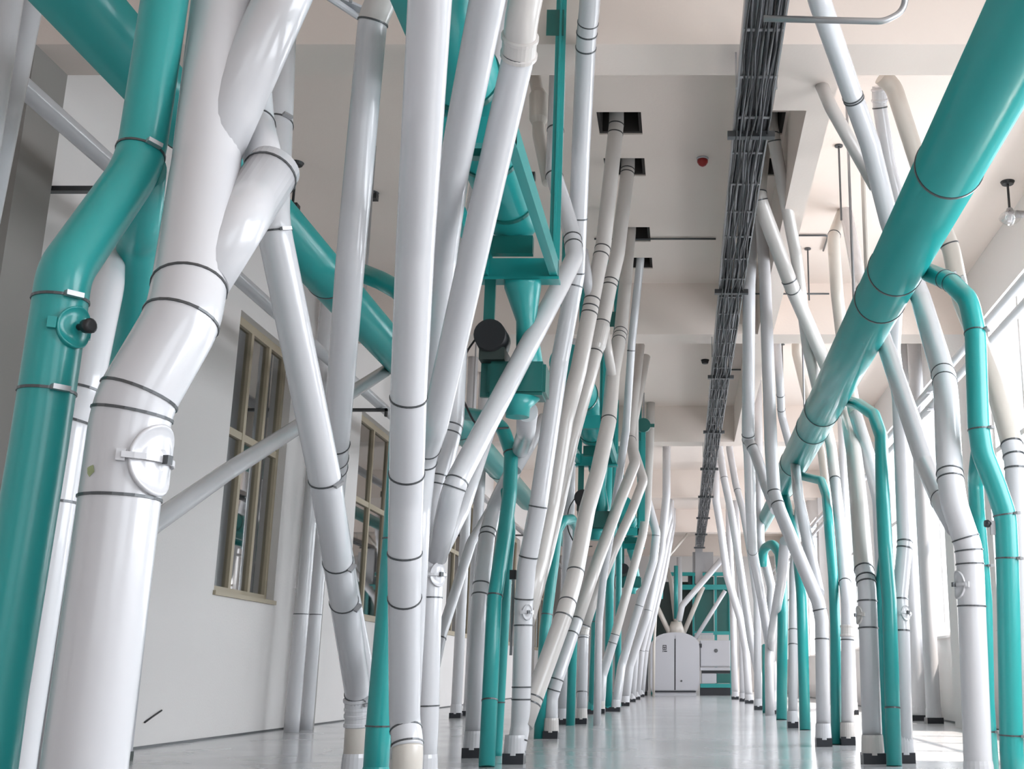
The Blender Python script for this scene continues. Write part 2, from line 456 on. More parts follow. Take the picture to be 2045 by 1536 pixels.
# ================================================================== LEFT FOREGROUND
CAMN = (0.35, -1, 0)
pipe('teal', .07, [(335, -40, 3.3), (279, 330, 3.3), (128, 545, 3.0), (118, 620, 3.0), (76, 900, 3.0), (-8, 1400, 3.0)],
     'teal pipe with an elbow and black-knobbed port, nearest at far left', clamps=(305, 600, 785), top=True, clip=True,
     ports=[(660, (1, -.38, 0), .05, .058, True)],
     branches=[dict(p=[(284, 335, 3.3), (276, 480, 3.85), (262, 690, 4.3)], r=.07, floor=True, m=M_TEAL)])
pipe('white', .10, [(450, -40, 3.5), (412, 330, 3.3), (378, 575, 3.1), (365, 640, 3.05), (272, 800, 3.0), (259, 850, 3.0), (173, 1500, 3.0)],
     'thickest white pipe, left foreground, with two branches and a round inspection cover',
     clamps=(575, 640, 790, 828, 1003), top=True, clip=False,
     ports=[(925, (1, -.22, 0), .085, .095, False)],
     branches=[dict(p=[(612, -110, 3.55), (592, -60, 3.52), (408, 335, 3.3)], r=.088, top=True),
               dict(p=[(500, 90, 3.85), (512, 250, 3.7), (532, 355, 3.4)], r=.062, top=True, c=(250,)),
               dict(p=[(548, 335, 3.42), (400, 560, 3.12)], r=.082, c=(350,))])
pipe('white', .056, [(325, -40, 4.6), (258, 330, 4.5), (218, 480, 4.0), (213, 570, 3.75), (170, 770, 3.65), (138, 850, 3.65), (36, 1500, 3.65)],
     'shadowed white pipe squeezed between the nearest teal pipe and the thickest white one', clamps=(778, 838, 1010), top=True)
pipe('white', .075, [(66, -30, 6.2), (-45, 520, 6.2)], 'grey-white upright pipe at the top left in front of the wall column', top=True)
pipe('white', .08, [(20, -30, 5.9), (-60, 480, 5.9)], 'upright pipe cut off by the top left corner of the view', top=True)
pipe('white', .065, [(768, 742, 11.8), (450, 945, 8.2), (300, 1050, 6.9), (238, 1105, 6.5)],
     'white pipe sloping across the first left window down behind the thickest pipe', clamps=())
pipe('white', .07, [(566, -60, 4.9), (553, 250, 4.8), (543, 440, 4.5), (650, 960, -63), (714, 1380, -50), (716, 1430, -50)],
     'long white pipe leaning rightward down to a stacked joint beside a teal pipe',
     clamps=(250, 462, 957, 1102, 1180, 1385, 1402), couplings=(1412, 1432), top=True, lower=(1436, M_BEIGE), clip=True)  # beige lower tube: light reflected off the wall, put into its colour
pipe('white', .07, [(800, -90, -58), (744, 42, -58), (700, 520, -58), (671, 888, -53), (664, 1000, 6.9), (700, 1200, 8.0), (738, 1400, 8.3)],
     'white pipe rising just left of centre to an elbow at the top edge', clamps=(45, 886, 912, 930), top=True, mt=M_WHITE_BOUNCE, lower=(45, M_WHITE))
pipe('teal', .06, [(792, 1040, 5.75), (756, 1450, 5.75)], 'teal pipe tucked behind the tall central white pipe near the bottom', clamps=(1450, 1078), top=True)
pipe('white', .07, [(862, -60, -88), (829, 500, -76), (816, 790, -72), (811, 1000, -68), (808, 1120, -67), (808, 1440, -61), (815, 1490, -62)],
     'tall straight white pipe standing in front, left of the hall centre', clamps=(795, 945, 1105, 1190, 1457, 1486), top=True, lower=(1492, M_BEIGE))  # lower tube's beige paints in light bounced from the wall
pipe('white', .07, [(985, -60, -73), (906, 340, -62), (885, 508, -56), (850, 880, 6.9), (832, 1000, 7.4)],
     'white pipe close right of the tall straight one, leaning down behind it', top=True)
pipe('white', .07, [(1062, -60, 4.2), (1041, 40, 4.3), (1036, 110, 4.45), (868, 850, 5.8), (846, 915, 6.15), (835, 1016, 6.25)],
     'white pipe with a stepped collar at the top edge, leaning down to the central pipes', clamps=(75, 110, 893, 922), couplings=(92,), top=True, mt=M_WHITE_BOUNCE, lower=(110, M_WHITE))
pipe('white', .065, [(990, 200, 7.0), (935, 500, 6.9), (914, 650, 6.8), (905, 840, 6.75), (872, 980, 6.65), (864, 1090, 6.65), (856, 1300, 6.65), (853, 1430, 6.65)],
     'white pipe with a round port, joined by a long slanting pipe from the upper right',
     clamps=(852, 868, 955, 972, 1108, 1195, 1410), top=True, ports=[(1150, (.9, -.8, 0), .05, .07, False)],
     branches=[dict(p=[(1112, 190, 8.2), (1106, 350, 8.0), (1142, 465, 7.8), (1148, 515, 7.65), (905, 975, 6.3), (890, 1040, 6.45), (870, 1115, 6.64)], r=.064, top=True, c=(262, 352, 478, 492, 962, 974)),
               dict(p=[(990, 815, 7.5), (925, 1016, 7.1), (872, 1120, 6.68)], r=.045),
               dict(p=[(1055, 90, 8.4), (1075, 190, 8.3), (1076, 270, 8.25), (1096, 365, 8.1)], r=.05, top=True, m=M_BEIGE, box=(215, .16, .022))])
pipe('white', .045, [(1000, 985, 10.6), (941, 1084, 10.2), (880, 1273, 9.6), (858, 1380, 9.5)],
     'thin grey-white pipe slanting low behind the central cluster', clamps=(1275,))

# ================================================================== CENTRE CLUSTER
pipe('white', .07, [(1182, -60, 6.6), (1177, 20, 6.9), (1171, 75, 7.1), (1160, 300, 8.0), (1150, 550, 8.5), (1118, 720, 8.6), (1075, 1010, 8.65), (1052, 1130, 8.75), (1046, 1200, 8.8),
     (1041, 1395, 8.8), (1039, 1450, 8.8), (1027, 1512, 8.75)],
     'white aisle pipe with a kinked foot gathering three slanting pipes from ceiling holes',
     clamps=(45, 66, 94, 435, 545, 572, 1012, 1112, 1196, 1250, 1373, 1397, 1478, 1500), top=True, ports=[(1224, (.6, -1, 0), .035, .06, False)],
     branches=[dict(p=[(1258, 462, 12.6), (1253, 520, 12.2), (1240, 660, 11.2), (1224, 745, 10.7), (1216, 840, 10.3), (1195, 940, 9.95), (1173, 1016, 9.7), (1148, 1150, 9.4), (1128, 1225, 9.15), (1075, 1370, 8.95), (1046, 1450, 8.82)],
                    m=M_WHITE_BOUNCE, up=.5, c=(664, 672, 682, 840, 1142, 1205, 1232, 1395, 1408)),
               dict(p=[(1231, 248, 9.84), (1205, 490, 9.7), (1193, 545, 9.6), (1180, 612, 9.5), (1155, 740, 9.35), (1128, 840, 9.25), (1100, 1010, 9.25), (1075, 1130, 9.1), (1048, 1215, 8.85)],
                    m=M_WHITE_BOUNCE, up=.5, c=(250, 268, 497, 512, 600, 615, 628)),
               dict(p=[(1164, 500, 9.55), (1180, 600, 9.5)], r=.045),
               dict(p=[(1254, 336, 10.75), (1233, 510, 10.5), (1218, 570, 10.4), (1202, 650, 10.3), (1190, 700, 10.25), (1168, 780, 10.1), (1140, 880, 10.0), (1115, 1000, 9.95), (1088, 1110, 9.6), (1050, 1240, 8.9)],
                    m=M_WHITE_BOUNCE, up=.5, c=(340, 348, 562, 572, 645, 705), box=(672, .14, .012)),
               dict(p=[(1206, 650, 10.4), (1225, 770, 10.66)], r=.045, m=M_WHITE_BOUNCE)])
pipe('white', .05, [(1279, 520, 13.6), (1262, 680, 13.9), (1250, 860, 14.3), (1222, 1050, 15), (1205, 1150, 15.3), (1196, 1240, 15.4)],
     'slim white pipe dropping from the fourth ceiling hole behind the slanting ones', up=.5, clamps=(700,), foot=False)
pipe('white', .07, [(1278, 690, 16.0), (1258, 870, 15.2), (1268, 925, 14.6), (1232, 1016, 13.9), (1190, 1130, 13.1), (1150, 1246, 12.6), (1113, 1355, 12.25), (1101, 1395, 12.25), (1100, 1475, 'F')],
     'white pipe slanting beside the aisle, its foot just left of the aisle edge', clamps=(880, 1240, 1268, 1358, 1378), mt=M_WHITE_BOUNCE, lower=(1240, M_WHITE))
pipe('white', .07, [(1290, 712, 17.4), (1266, 840, 17), (1266, 900, 16.8), (1285, 960, 16.6), (1262, 1020, 16.4), (1225, 1100, 16.2), (1185, 1200, 16.1), (1166, 1260, 16.05), (1161, 1446, 'F')],
     'third slanting pipe along the left aisle edge, with a collar halfway down', clamps=(1250, 1275, 1384), couplings=(1262,), mt=M_WHITE_BOUNCE, lower=(1250, M_WHITE))
pipe('white', .08, [(1299, 850, 21.2), (1292, 1010, 20.8), (1283, 1070, 20.6), (1228, 1270, 20.4), (1203, 1350, 20.4), (1198, 1425, 'F')],
     'pinkish white pipe leaning left with its foot by two teal pipes', clamps=(1268, 1284), top=True, mt=M_WHITE_BOUNCE, lower=(1268, M_WHITE))
pipe('white', .08, [(1270, 880, 22), (1280, 950, 22), (1311, 1065, 22), (1305, 1120, 22), (1280, 1200, 22), (1241, 1330, 22), (1229, 1421, 'F')],
     'white pipe with a sharp elbow pointing to the aisle, left side, middle distance', clamps=(1070, 1210), top=True)
pipe('white', .09, [(1331, 990, 25.5), (1320, 1100, 25.4), (1292, 1230, 25.2), (1258, 1330, 25.2), (1248, 1410, 'F')],
     'far white pipe leaning on the left aisle side, fourth foot from the end', clamps=(1220,), top=True)
for (xa, xb, xc, xd, yf, lab) in ((1336, 1305, 1270, 1262, 1402, 'third foot from the end'), (1340, 1318, 1282, 1272, 1397, 'second foot from the end'),
                              (1344, 1326, 1290, 1281, 1392, 'last foot before the end machines')):
    D = floor_D(yf)
    pipe('white', .085, [(xa, 1030 + (1402 - yf) * 2, D), (xb, 1150, D), (xc, 1300, D), (xd, yf, 'F')],
         'distant white pipe on the left aisle side, %s' % lab, clamps=(1300,), top=True)
pipe('beige', .04, [(1376, 1063, 36), (1330, 1118, 36), (1313, 1180, 36), (1306, 1290, 36)], 'thin pale pipe slanting down from the far ceiling left of the domed machine', top=True, foot=False)

pipe('teal', .057, [(880, 815, 9.9), (925, 825, 9.7), (962, 832, 9.4), (1003, 852, 9.2), (1021, 905, 9.1), (1018, 985, 9.0), (1007, 1070, 8.95), (987, 1200, 8.8), (972, 1532, 'F')],
     'teal swan-neck pipe beside the aisle, nearest of the left row', clamps=(905, 1190, 1405), foot=False,
     branches=[dict(p=[(1011, 980, 9.05), (1019, 1060, 9.45), (1012, 1140, 9.6), (992, 1495, 9.6)], r=.045, floor=True, c=(1405,))])
pipe('white', .07, [(1053, 822, 7.35), (1050, 865, 8.4), (1036, 910, 9.4), (1020, 950, 9.65), (988, 1010, 9.95), (972, 1075, 9.75), (958, 1200, 9.55), (944, 1516, 9.4)],
     'white pipe fed from the hanging teal separator, standing behind the nearest swan-neck', clamps=(1062, 1072, 1168, 1190), floor=True,
     branches=[dict(p=[(1088, 835, 9.4), (1028, 938, 9.1)], r=.055)])
pipe('teal', .058, [(1077, 1475, 'F'), (1088, 1260, 12.2), (1105, 1130, 12.3), (1112, 1060, 12.4), (1124, 1040, 12.45), (1141, 1037, 12.9), (1153, 1056, 13.6), (1153, 1100, 14.4), (1147, 1200, 15.2), (1139, 1449, 'F')],
     'teal pipe bent over in a hoop, second along the left aisle side', clamps=(1228,), foot=False)
pipe('white', .07, [(1136, 1048, 14.6), (1133, 1110, 15.2), (1128, 1230, 15.9), (1122, 1447, 'F')], 'white pipe rising up inside the teal hoop', clamps=(), top=True)
pipe('teal', .075, [(1212, 1060, 19.0), (1196, 1180, 19.4), (1190, 1230, 19.8), (1183, 1426, 'F')], 'teal pipe with a small hook clamp under the second separator', clamps=(1240,), top=True)
pipe('teal', .075, [(1224, 1080, 21), (1218, 1160, 21), (1214, 1421, 'F')], 'teal pipe fourth along the left side, middle distance', clamps=(), top=True)
pipe('teal', .06, [(1236, 1120, 22.6), (1233, 1418, 'F')], 'slim teal pipe between far slanting white pipes on the left', top=True)
for (x, D, r, lab, kd) in ((842, 15.2, .07, 'white upright pipe half hidden behind the tall central pipe', 'white'),
                       (585, 13.5, .085, 'white drain pipe standing against the left wall right of the first window', 'white'),
                       (614, 14.15, .08, 'grey-white drain pipe next to the wall pilaster', 'white'),
                       (912, 18, .08, 'upright pipe by the left wall seen between struts', 'white'),
                       (938, 19, .09, 'pale upright pipe standing by the third left window', 'white')):
    py = PY - F * (-D * sP + (-CH) * cP) / (D * cP + (-CH) * sP)
    p0 = at(x, py, D); q = proj(Vector((p0.x, D, 4)))
    pipe(kd, r, [(q[0], q[1], D), (x, py - 40, D)], lab, clamps=(1236,) if x < 620 else (), top=True, mt=None, foot=x > 620)

# ================================================================== RIGHT CLUSTER
pipe('white', .072, [(1625, -50, 6.2), (1636, 0, 6.3), (1704, 195, 7.3), (1738, 290, 7.5), (1778, 450, 7.9), (1810, 520, 7.95), (1840, 600, 7.6), (1886, 755, 6.7), (1890, 800, 6.5), (1897, 950, 6.2),
     (1906, 1010, 6.15), (1934, 1092, 6.15), (1938, 1140, 6.15), (1952, 1500, 6.15)],
     'nearest white pipe on the right with a round port, crossing behind the teal duct',
     clamps=(192, 198, 748, 764, 946, 958, 1075, 1100, 1127, 1213), top=True, ports=[(1170, (-1, -.25, 0), .05, .075, False)],
     branches=[dict(p=[(1632, 150, 7.9), (1660, 215, 7.75), (1750, 375, 7.8)], r=.05, m=M_WHITE_BOUNCE),
               dict(p=[(1690, 425, 11.6), (1716, 560, 10.4), (1755, 650, 9.2), (1792, 760, 8.3), (1850, 930, 7.3), (1885, 1005, 6.6), (1912, 1050, 6.2)], r=.068, c=(1000,), m=M_WHITE)])
pipe('beige', .07, [(1760, 152, 8.2), (1784, 172, 8.25), (1835, 330, 8.4), (1900, 500, 8.4), (1920, 600, 8.3), (1985, 760, 7.7), (2020, 885, 7.35), (2028, 930, 7.3), (2042, 1300, 7.3)],
     'ivory pipe leaning to the right edge behind the teal branch', clamps=(490, 888, 912, 936), lower=(889, M_WHITE))
pipe('white', .06, [(1756, 172, 8.6), (1757, 215, 8.7), (1775, 330, 8.9), (1800, 430, 9.0), (1792, 560, 9.2), (1784, 700, 9.4), (1796, 800, 9.3), (1804, 1010, 9.0), (1807, 1085, 8.9), (1797, 1190, 8.85), (1801, 1260, 8.8), (1808, 1524, 'F')],
     'white pipe kinked toward the window, standing behind the second teal pipe on the right', clamps=(215, 1083, 1095, 1198, 1260, 1503), couplings=(190,), ports=[(1228, (.5, -1, 0), .035, .06, False)])
pipe('white', .06, [(1541, 248, 9.84), (1546, 282, 9.8), (1590, 510, 10.6), (1612, 690, 11.7), (1640, 810, 12.5), (1660, 890, 12.8), (1674, 1016, 12.2), (1687, 1160, 11.4), (1692, 1200, 11.15), (1693, 1488, 'F')],
     'white pipe from the right ceiling hole, ending right of a slim teal pipe', up=.5, clamps=(270, 282, 960, 1165, 1252, 1280), couplings=(1262,), mt=M_WHITE_BOUNCE, lower=(960, M_WHITE))
pipe('white', .075, [(1524, 292, 'C'), (1513, 390, 10.1), (1580, 570, 10.7), (1650, 730, 11.9), (1692, 830, 12.1), (1705, 900, 10.7), (1716, 1016, 9.5), (1725, 1135, 9.0), (1731, 1168, 8.9), (1744, 1525, 'F')],
     'white pipe with a side port at the right aisle edge, nearest foot there', clamps=(385, 400, 560, 577, 1138, 1156, 1166, 1202, 1258, 1502), ports=[(1232, (-1, -.3, 0), .045, .07, False)], mt=M_WHITE_BOUNCE, lower=(1138, M_WHITE))
pipe('white', .07, [(1502, 462, 12.2), (1496, 570, 12.1), (1494, 872, 12.4), (1497, 905, 12.9), (1499, 1016, 15), (1503, 1100, 16.6), (1520, 1190, 18.3), (1543, 1330, 19.8), (1546, 1380, 20.2), (1547, 1426, 'F')],
     'slender white pipe right of the cable tray with a forked joint, leaning away', clamps=(868, 878, 1100), top=True,
     branches=[dict(p=[(1495, 880, 12.45), (1508, 905, 12.4), (1530, 970, 12.0), (1550, 1018, 11.4)], r=.06, c=(893,)),
               dict(p=[(1568, 1080, 15.6), (1560, 1160, 16.6), (1543, 1260, 18.4), (1541, 1318, 19.7)], r=.075)])
pipe('white', .065, [(1519, 430, 11.9), (1528, 560, 11.6), (1533, 700, 11.4), (1540, 900, 11.3), (1546, 985, 11.2), (1557, 1020, 11.1), (1582, 1080, 11.0), (1633, 1200, 10.95), (1641, 1238, 10.95), (1645, 1491, 'F')],
     'white pipe bending right beneath the far duct end, on a black foot', clamps=(983, 1008, 1218, 1278, 1458), top=True,
     branches=[dict(p=[(1588, 930, 13.6), (1594, 990, 12.6), (1634, 1185, 11.0)], r=.06)])
pipe('white', .06, [(1552, 690, 16.0), (1557, 760, 16), (1561, 830, 16.6), (1588, 930, 16.7), (1597, 1000, 15.6), (1585, 1140, 15.1), (1583, 1454, 'F')],
     'white pipe between two teal ones, right side, behind the bent pipe', clamps=(788, 817, 1263, 1293), top=True)
pipe('beige', .06, [(1589, 706, 17.0), (1612, 800, 17), (1640, 900, 16.8), (1655, 1016, 16.4), (1664, 1150, 16.2)],
     'ivory pipe slanting behind the duct from the second bay ceiling', top=True, foot=False)
pipe('beige', .068, [(1683, 425, 11.9), (1664, 475, 11.6), (1672, 590, 11.6), (1684, 690, 11.8), (1706, 820, 11.3), (1738, 925, 10.6), (1757, 1000, 10.2)],
     'ivory pipe with a hooded elbow at the ceiling, passing behind the teal duct', clamps=(470,), lower=(830, M_WHITE), foot=False, top=True)
pipe('teal', .06, [(1856, 545, 7.05), (1897, 562, 6.75), (1935, 600, 6.35), (1948, 665, 6.25), (1954, 850, 6.2), (1962, 905, 6.2), (1988, 970, 6.2), (2008, 1030, 6.2), (2012, 1120, 6.2), (2020, 1500, 6.2)],
     'teal pipe branching off the big duct, nearest the right edge', clamps=(558, 566, 665, 858, 1029, 1116, 1470), foot=False, clip=True,
     branches=[dict(p=[(1958, 880, 6.2), (1948, 960, 6.55), (1952, 1030, 6.7), (1966, 1200, 6.75), (1970, 1400, 6.75)], r=.045, floor=True, c=(1130, 1462))])
pipe('teal', .055, [(1690, 800, 11.1), (1716, 808, 10.6), (1745, 828, 9.9), (1760, 872, 9.4), (1763, 1000, 8.95), (1768, 1100, 8.75), (1776, 1200, 8.7), (1786, 1530, 'F')],
     'second teal pipe curving down from the duct to the right aisle edge', clamps=(1418,), foot=False,
     branches=[dict(p=[(1767, 1085, 8.8), (1757, 1160, 8.95), (1768, 1500, 9.0)], r=.035, floor=True)])
pipe('teal', .05, [(1597, 950, 14.2), (1640, 960, 13.2), (1650, 990, 12.6), (1655, 1050, 11.8), (1664, 1150, 11.4), (1668, 1250, 11.3), (1670, 1487, 'F')],
     'third teal pipe on the right, between two white feet', foot=False, clamps=())
pipe('teal', .065, [(1566, 985, 16.0), (1592, 1100, 14.9), (1601, 1190, 14.3), (1608, 1458, 'F')], 'fourth teal pipe on the right, starting at the duct end', foot=False)
pipe('teal', .078, [(1522, 1130, 19.0), (1524, 1096, 18.9), (1543, 1086, 18.6), (1557, 1105, 18.2), (1561, 1150, 17.9), (1563, 1220, 17.6), (1561, 1438, 'F')], 'teal pipe with a tight hoop at its top, fifth on the right', foot=False)
pipe('teal', .07, [(1529, 1290, 21), (1531, 1424, 'F')], 'low teal pipe half behind the slender forked white pipe', foot=False)
pipe('white', .08, [(1437, 898, 24.5), (1447, 960, 24.3), (1460, 1020, 24.2), (1479, 1140, 24.2), (1500, 1280, 24.2), (1513, 1340, 24.2), (1526, 1413, 'F')],
     'white pipe leaning right from beside the cable tray, right side middle distance', clamps=(955,), top=True)
pipe('white', .07, [(1457, 898, 23.2), (1470, 970, 22.8), (1484, 1020, 22.5), (1500, 1110, 22.3), (1512, 1200, 22.2), (1514, 1418, 'F')], 'white pipe slanting then straight behind the forked pipe', clamps=(980,), top=True)
pipe('white', .09, [(1430, 1000, 27.5), (1440, 1060, 27.5), (1452, 1150, 27.6), (1478, 1235, 27.6), (1490, 1300, 27.6), (1496, 1405, 'F')], 'white pipe with two bends on the far right side of the aisle', clamps=(), top=True)
pipe('white', .09, [(1456, 1060, 33), (1463, 1200, 33), (1468, 1397, 'F')], 'white pipe standing beside the open-fronted end machine', top=True)
pipe('white', .085, [(1470, 1030, 30), (1482, 1240, 30), (1484, 1401, 'F')], 'straight white pipe second from the end on the right', top=True, clamps=(1260,))
pipe('white', .075, [(1518, 1080, 19.5), (1541, 1175, 19.3), (1537, 1260, 19.2), (1536, 1330, 19.1)], 'white pipe bowed right behind the hooped teal pipe', top=True, foot=False)
for (x, D, r, lab) in ((1836, 17.0, .12, 'broad white downpipe standing before the right window, further one'),
                       (1864, 16.0, .10, 'white downpipe standing before the right window, nearer one'),
                       (1702, 19.5, .08, 'white downpipe seen between aisle pipes on the right')):
    py = PY - F * (-D * sP + (-CH) * cP) / (D * cP + (-CH) * sP)
    p0 = at(x, py, D); q = proj(Vector((p0.x, D, 4)))
    pipe('white', r, [(q[0], q[1], D), (x, py - 30, D)], lab, top=True, foot=True)

# ================================================================== HANGING SEPARATORS
def separator(X, D, label, back, dz=0.0):
    zf = CH + 2.57
    root = thing('hanging_separator', label, 'machine', (X, D, zf), None)
    x0, x1 = X - .25, X + .25
    bm = bmesh.new()
    box(bm, x0, x1, D - .03, D + .03, zf - .06, zf + .08); box(bm, x0, x1, D - back, D - back + .06, zf - .06, zf + .08)
    box(bm, x0, x0 + .05, D - back, D, zf - .05, zf + .07); box(bm, x1 - .05, x1, D - back, D, zf - .05, zf + .07)
    box(bm, x0 - .01, x1 + .01, D - .06, D + .06, zf - .075, zf - .055)
    finish('base_frame', bm, M_TEAL, root)
    for (x, y) in ((x0 + .03, D), (x1 - .03, D), (x0 + .03, D - back + .03), (x1 - .03, D - back + .03)):
        zt = ZB - .003 if any(b <= y <= b + BW for b in BEAMS) else ZC - .003
        bm = bmesh.new(); box(bm, x - .035, x + .035, y - .008, y + .008, zf + .08, zt); box(bm, x - .008, x + .008, y - .03, y + .03, zf + .08, zt)
        h = finish('hanger_post', bm, M_TEAL, root)
        if x > X:
            bm = bmesh.new(); box(bm, x - .10, x + .02, y - .012, y - .008, zf + 1.72, zf + 1.92); finish('bolt_plate', bm, M_TEALD, h)
    # drum
    zc = CH + 2.87; r = .18
    bm = bmesh.new()
    P = [Vector((X - .02, D - back - 1.3, zc))] + [Vector((X - .02, D - .27, zc))]
    rs = [r, r]
    for k in range(1, 7):
        a = k / 6 * PI / 2; P.append(Vector((X - .02, D - .27 + math.sin(a) * .2, zc - .01))); rs.append(max(.012, r * math.cos(a)))
    tube(bm, P, rs, 36); dr = finish('drum', bm, M_TEAL, root, True)
    for y in (D - .55, D - back * .6, D - back):
        band('drum_band', Vector((X - .02, y, zc)), Vector((0, 1, 0)), r, dr, M_TEALD, w=.02, out=.01, seg=36)
    for y in (D - .3, D - back + .3):
        bm = bmesh.new(); box(bm, X - .14, X + .12, y - .03, y + .03, zf + .0, zf + .12); finish('drum_saddle', bm, M_TEALD, root)
    bm = bmesh.new(); tube(bm, [Vector((X + .155, D - .75, zc + .03)), Vector((X + .18, D - .75, zc + .03))], .03, 12); finish('bolt', bm, M_BLACK, dr)
    # hopper, neck, valve body, motor, outlet
    z = zf - .06
    bm = bmesh.new(); tube(bm, [Vector((X + .02, D - .02, z)), Vector((X + .02, D, z - .05)), Vector((X + .05, D, z - .28)), Vector((X + .08, D, z - .55)), Vector((X + .05, D, z - .66))],
                           [.12, .12, .065, .085, .085], 28); finish('hopper', bm, M_TEAL, root, True)
    bm = bmesh.new(); vs = box(bm, X - .17, X + .20, D - .12, D + .12, z - .80, z - .58)
    bmesh.ops.bevel(bm, geom=bm.edges[:], offset=.02, segments=2, affect='EDGES'); vb = finish('valve_body', bm, M_TEALD, root)
    bm = bmesh.new(); tube(bm, [Vector((X + .015, D, z - .80)), Vector((X + .015, D, z - .86)), Vector((X + .015, D, z - .92))], [.14, .08, .075], 24)
    finish('outlet_cone', bm, M_TEAL, root, True)
    bm = bmesh.new(); tube(bm, [Vector((X - .15, D - .2, z - .43)), Vector((X - .15, D + .0, z - .43)), Vector((X - .15, D + .12, z - .43))], [.10, .105, .08], 24)
    mo = finish('motor', bm, M_BLACK, vb, True)
    bm = bmesh.new(); box(bm, X - .22, X - .06, D - .15, D + .1, z - .58, z - .50); finish('motor_mount', bm, M_BROWN, vb)
    bm = bmesh.new(); box(bm, X - .22, X - .15, D - .05, D - .02, z - .80, z); finish('stay_post', bm, M_TEALD, root)
    bm = bmesh.new(); c = [Vector((X - .20, D - .1, z - .35)), Vector((X - .33, D - .1, z - .55)), Vector((X - .33, D - .1, z - .80)), Vector((X - .22, D - .1, z - 1.02)), Vector((X - .03, D - .05, z - 1.0))]
    tube(bm, fillet(c, .25, 6), .007, 8); finish('power_cable', bm, M_BLACK, root, True)
    return root
separator(-1.07, 7.14, 'nearest teal drum separator hanging in a frame over the left pipes', 2.0)
separator(-1.07, 14.0, 'second teal hanging separator, smaller in view behind the slanting pipes', 2.2)
separator(-1.05, 23.5, 'farthest teal hanging separator, just above the distant left pipes', 2.2)
# teal suspended valve stand seen against the third bay ceiling
p = at(1285, 850, 20.4)
r_ = thing('hanging_bracket', 'slim teal post with a round wheel on top, left of the aisle ceiling', 'bracket', (p.x, p.y, p.z))
bm = bmesh.new(); box(bm, p.x - .04, p.x + .04, p.y - .03, p.y + .03, CH + .13 * 20.4, p.z); finish('post', bm, M_TEAL, r_)
bm = bmesh.new(); tube(bm, [p + Vector((0, -.05, 0)), p + Vector((0, .05, 0))], .13, 20); finish('wheel', bm, M_TEALD, r_)
bm = bmesh.new(); box(bm, p.x - .3, p.x + .2, p.y - .02, p.y + .02, p.z - .03, p.z + .03); finish('arm', bm, M_TEALD, r_)
bm = bmesh.new(); box(bm, p.x - .015, p.x + .015, p.y - .015, p.y + .015, p.z, ZC - .003); finish('hanger_rod', bm, M_STEEL, r_)

# branch from the left duct
pipe('teal', .08, [(690, 532, 9.55), (760, 560, 9.2), (815, 590, 9.0)], 'teal branch leaving the left duct sideways behind the tall central pipe', clamps=(), foot=False)

# ================================================================== CABLE TRAY
root = thing('cable_tray', 'long cable tray loaded with dark cables under the ceiling right of the aisle', 'cable tray', (.5, 5, CH + 4.05))
zt = CH + 4.03; X0, X1 = .385, .645
for x in (X0, X1):
    bm = bmesh.new(); box(bm, x - .006, x + .006, 4, 38, zt - .01, zt + .09); finish('side_rail', bm, M_STEEL, root)
bm = bmesh.new(); y = 4.2
while y < 38: box(bm, X0, X1, y, y + .03, zt - .012, zt - .004); y += .6
rg = finish('rung', bm, M_STEEL, root); rg['kind'] = 'stuff'
for y in (4.3, 8.05, 11.75, 15.4, 19.1, 22.7, 26.4, 30.1, 33.7, 37.3):
    bm = bmesh.new(); box(bm, X0 - .05, X1 + .05, y - .03, y + .03, zt - .06, zt - .013)
    finish('trapeze_hanger', bm, M_RING, root)
for i in range(30):
    bm = bmesh.new(); x = X0 + .02 + (X1 - X0 - .04) * (i % 12) / 11 + random.uniform(-.006, .006); rr = random.choice((.009, .011, .012, .014))
    z = zt + .012 + (0.024 * (i // 12)); P = []
    yy = 4.05
    while yy < 37.9:
        P.append(Vector((min(max(x + random.uniform(-.018, .018), X0 + .015), X1 - .015), yy, z + random.uniform(-.004, .012)))); yy += random.uniform(.7, 1.3)
    tube(bm, P, rr, 6); finish('cable', bm, M_CABLE if i % 3 else M_CABLE2, root, True)
for i in range(9):   # cables sagging below the rungs
    bm = bmesh.new(); P = []; yy = 4.1; x = X0 + .02 + .027 * i
    while yy < 36:
        P.append(Vector((x + random.uniform(-.02, .02), yy, zt - .016 - abs(math.sin(yy * 1.7 + i)) * .05))); yy += .45
    tube(bm, P, .007, 6); finish('cable', bm, M_CABLE if i % 2 else M_BLACK, root, True)
for b in BEAMS[2:7]:
    for x in (X0 - .012, X1 + .012):
        bm = bmesh.new(); box(bm, x - .006, x + .006, b + .1, b + .13, zt - .01, ZB - .003); finish('hanger_strap', bm, M_STEEL, root)
# end drop of the tray
bm = bmesh.new(); box(bm, X0, X1 - .02, 38.02, 38.2, CH + 2.9, zt + .08); finish('tray_drop', bm, M_STEEL, root)
boxo('junction_box', M_STEEL, root, .30, .98, 38.21, 38.6, CH + 3.3, CH + 3.95)

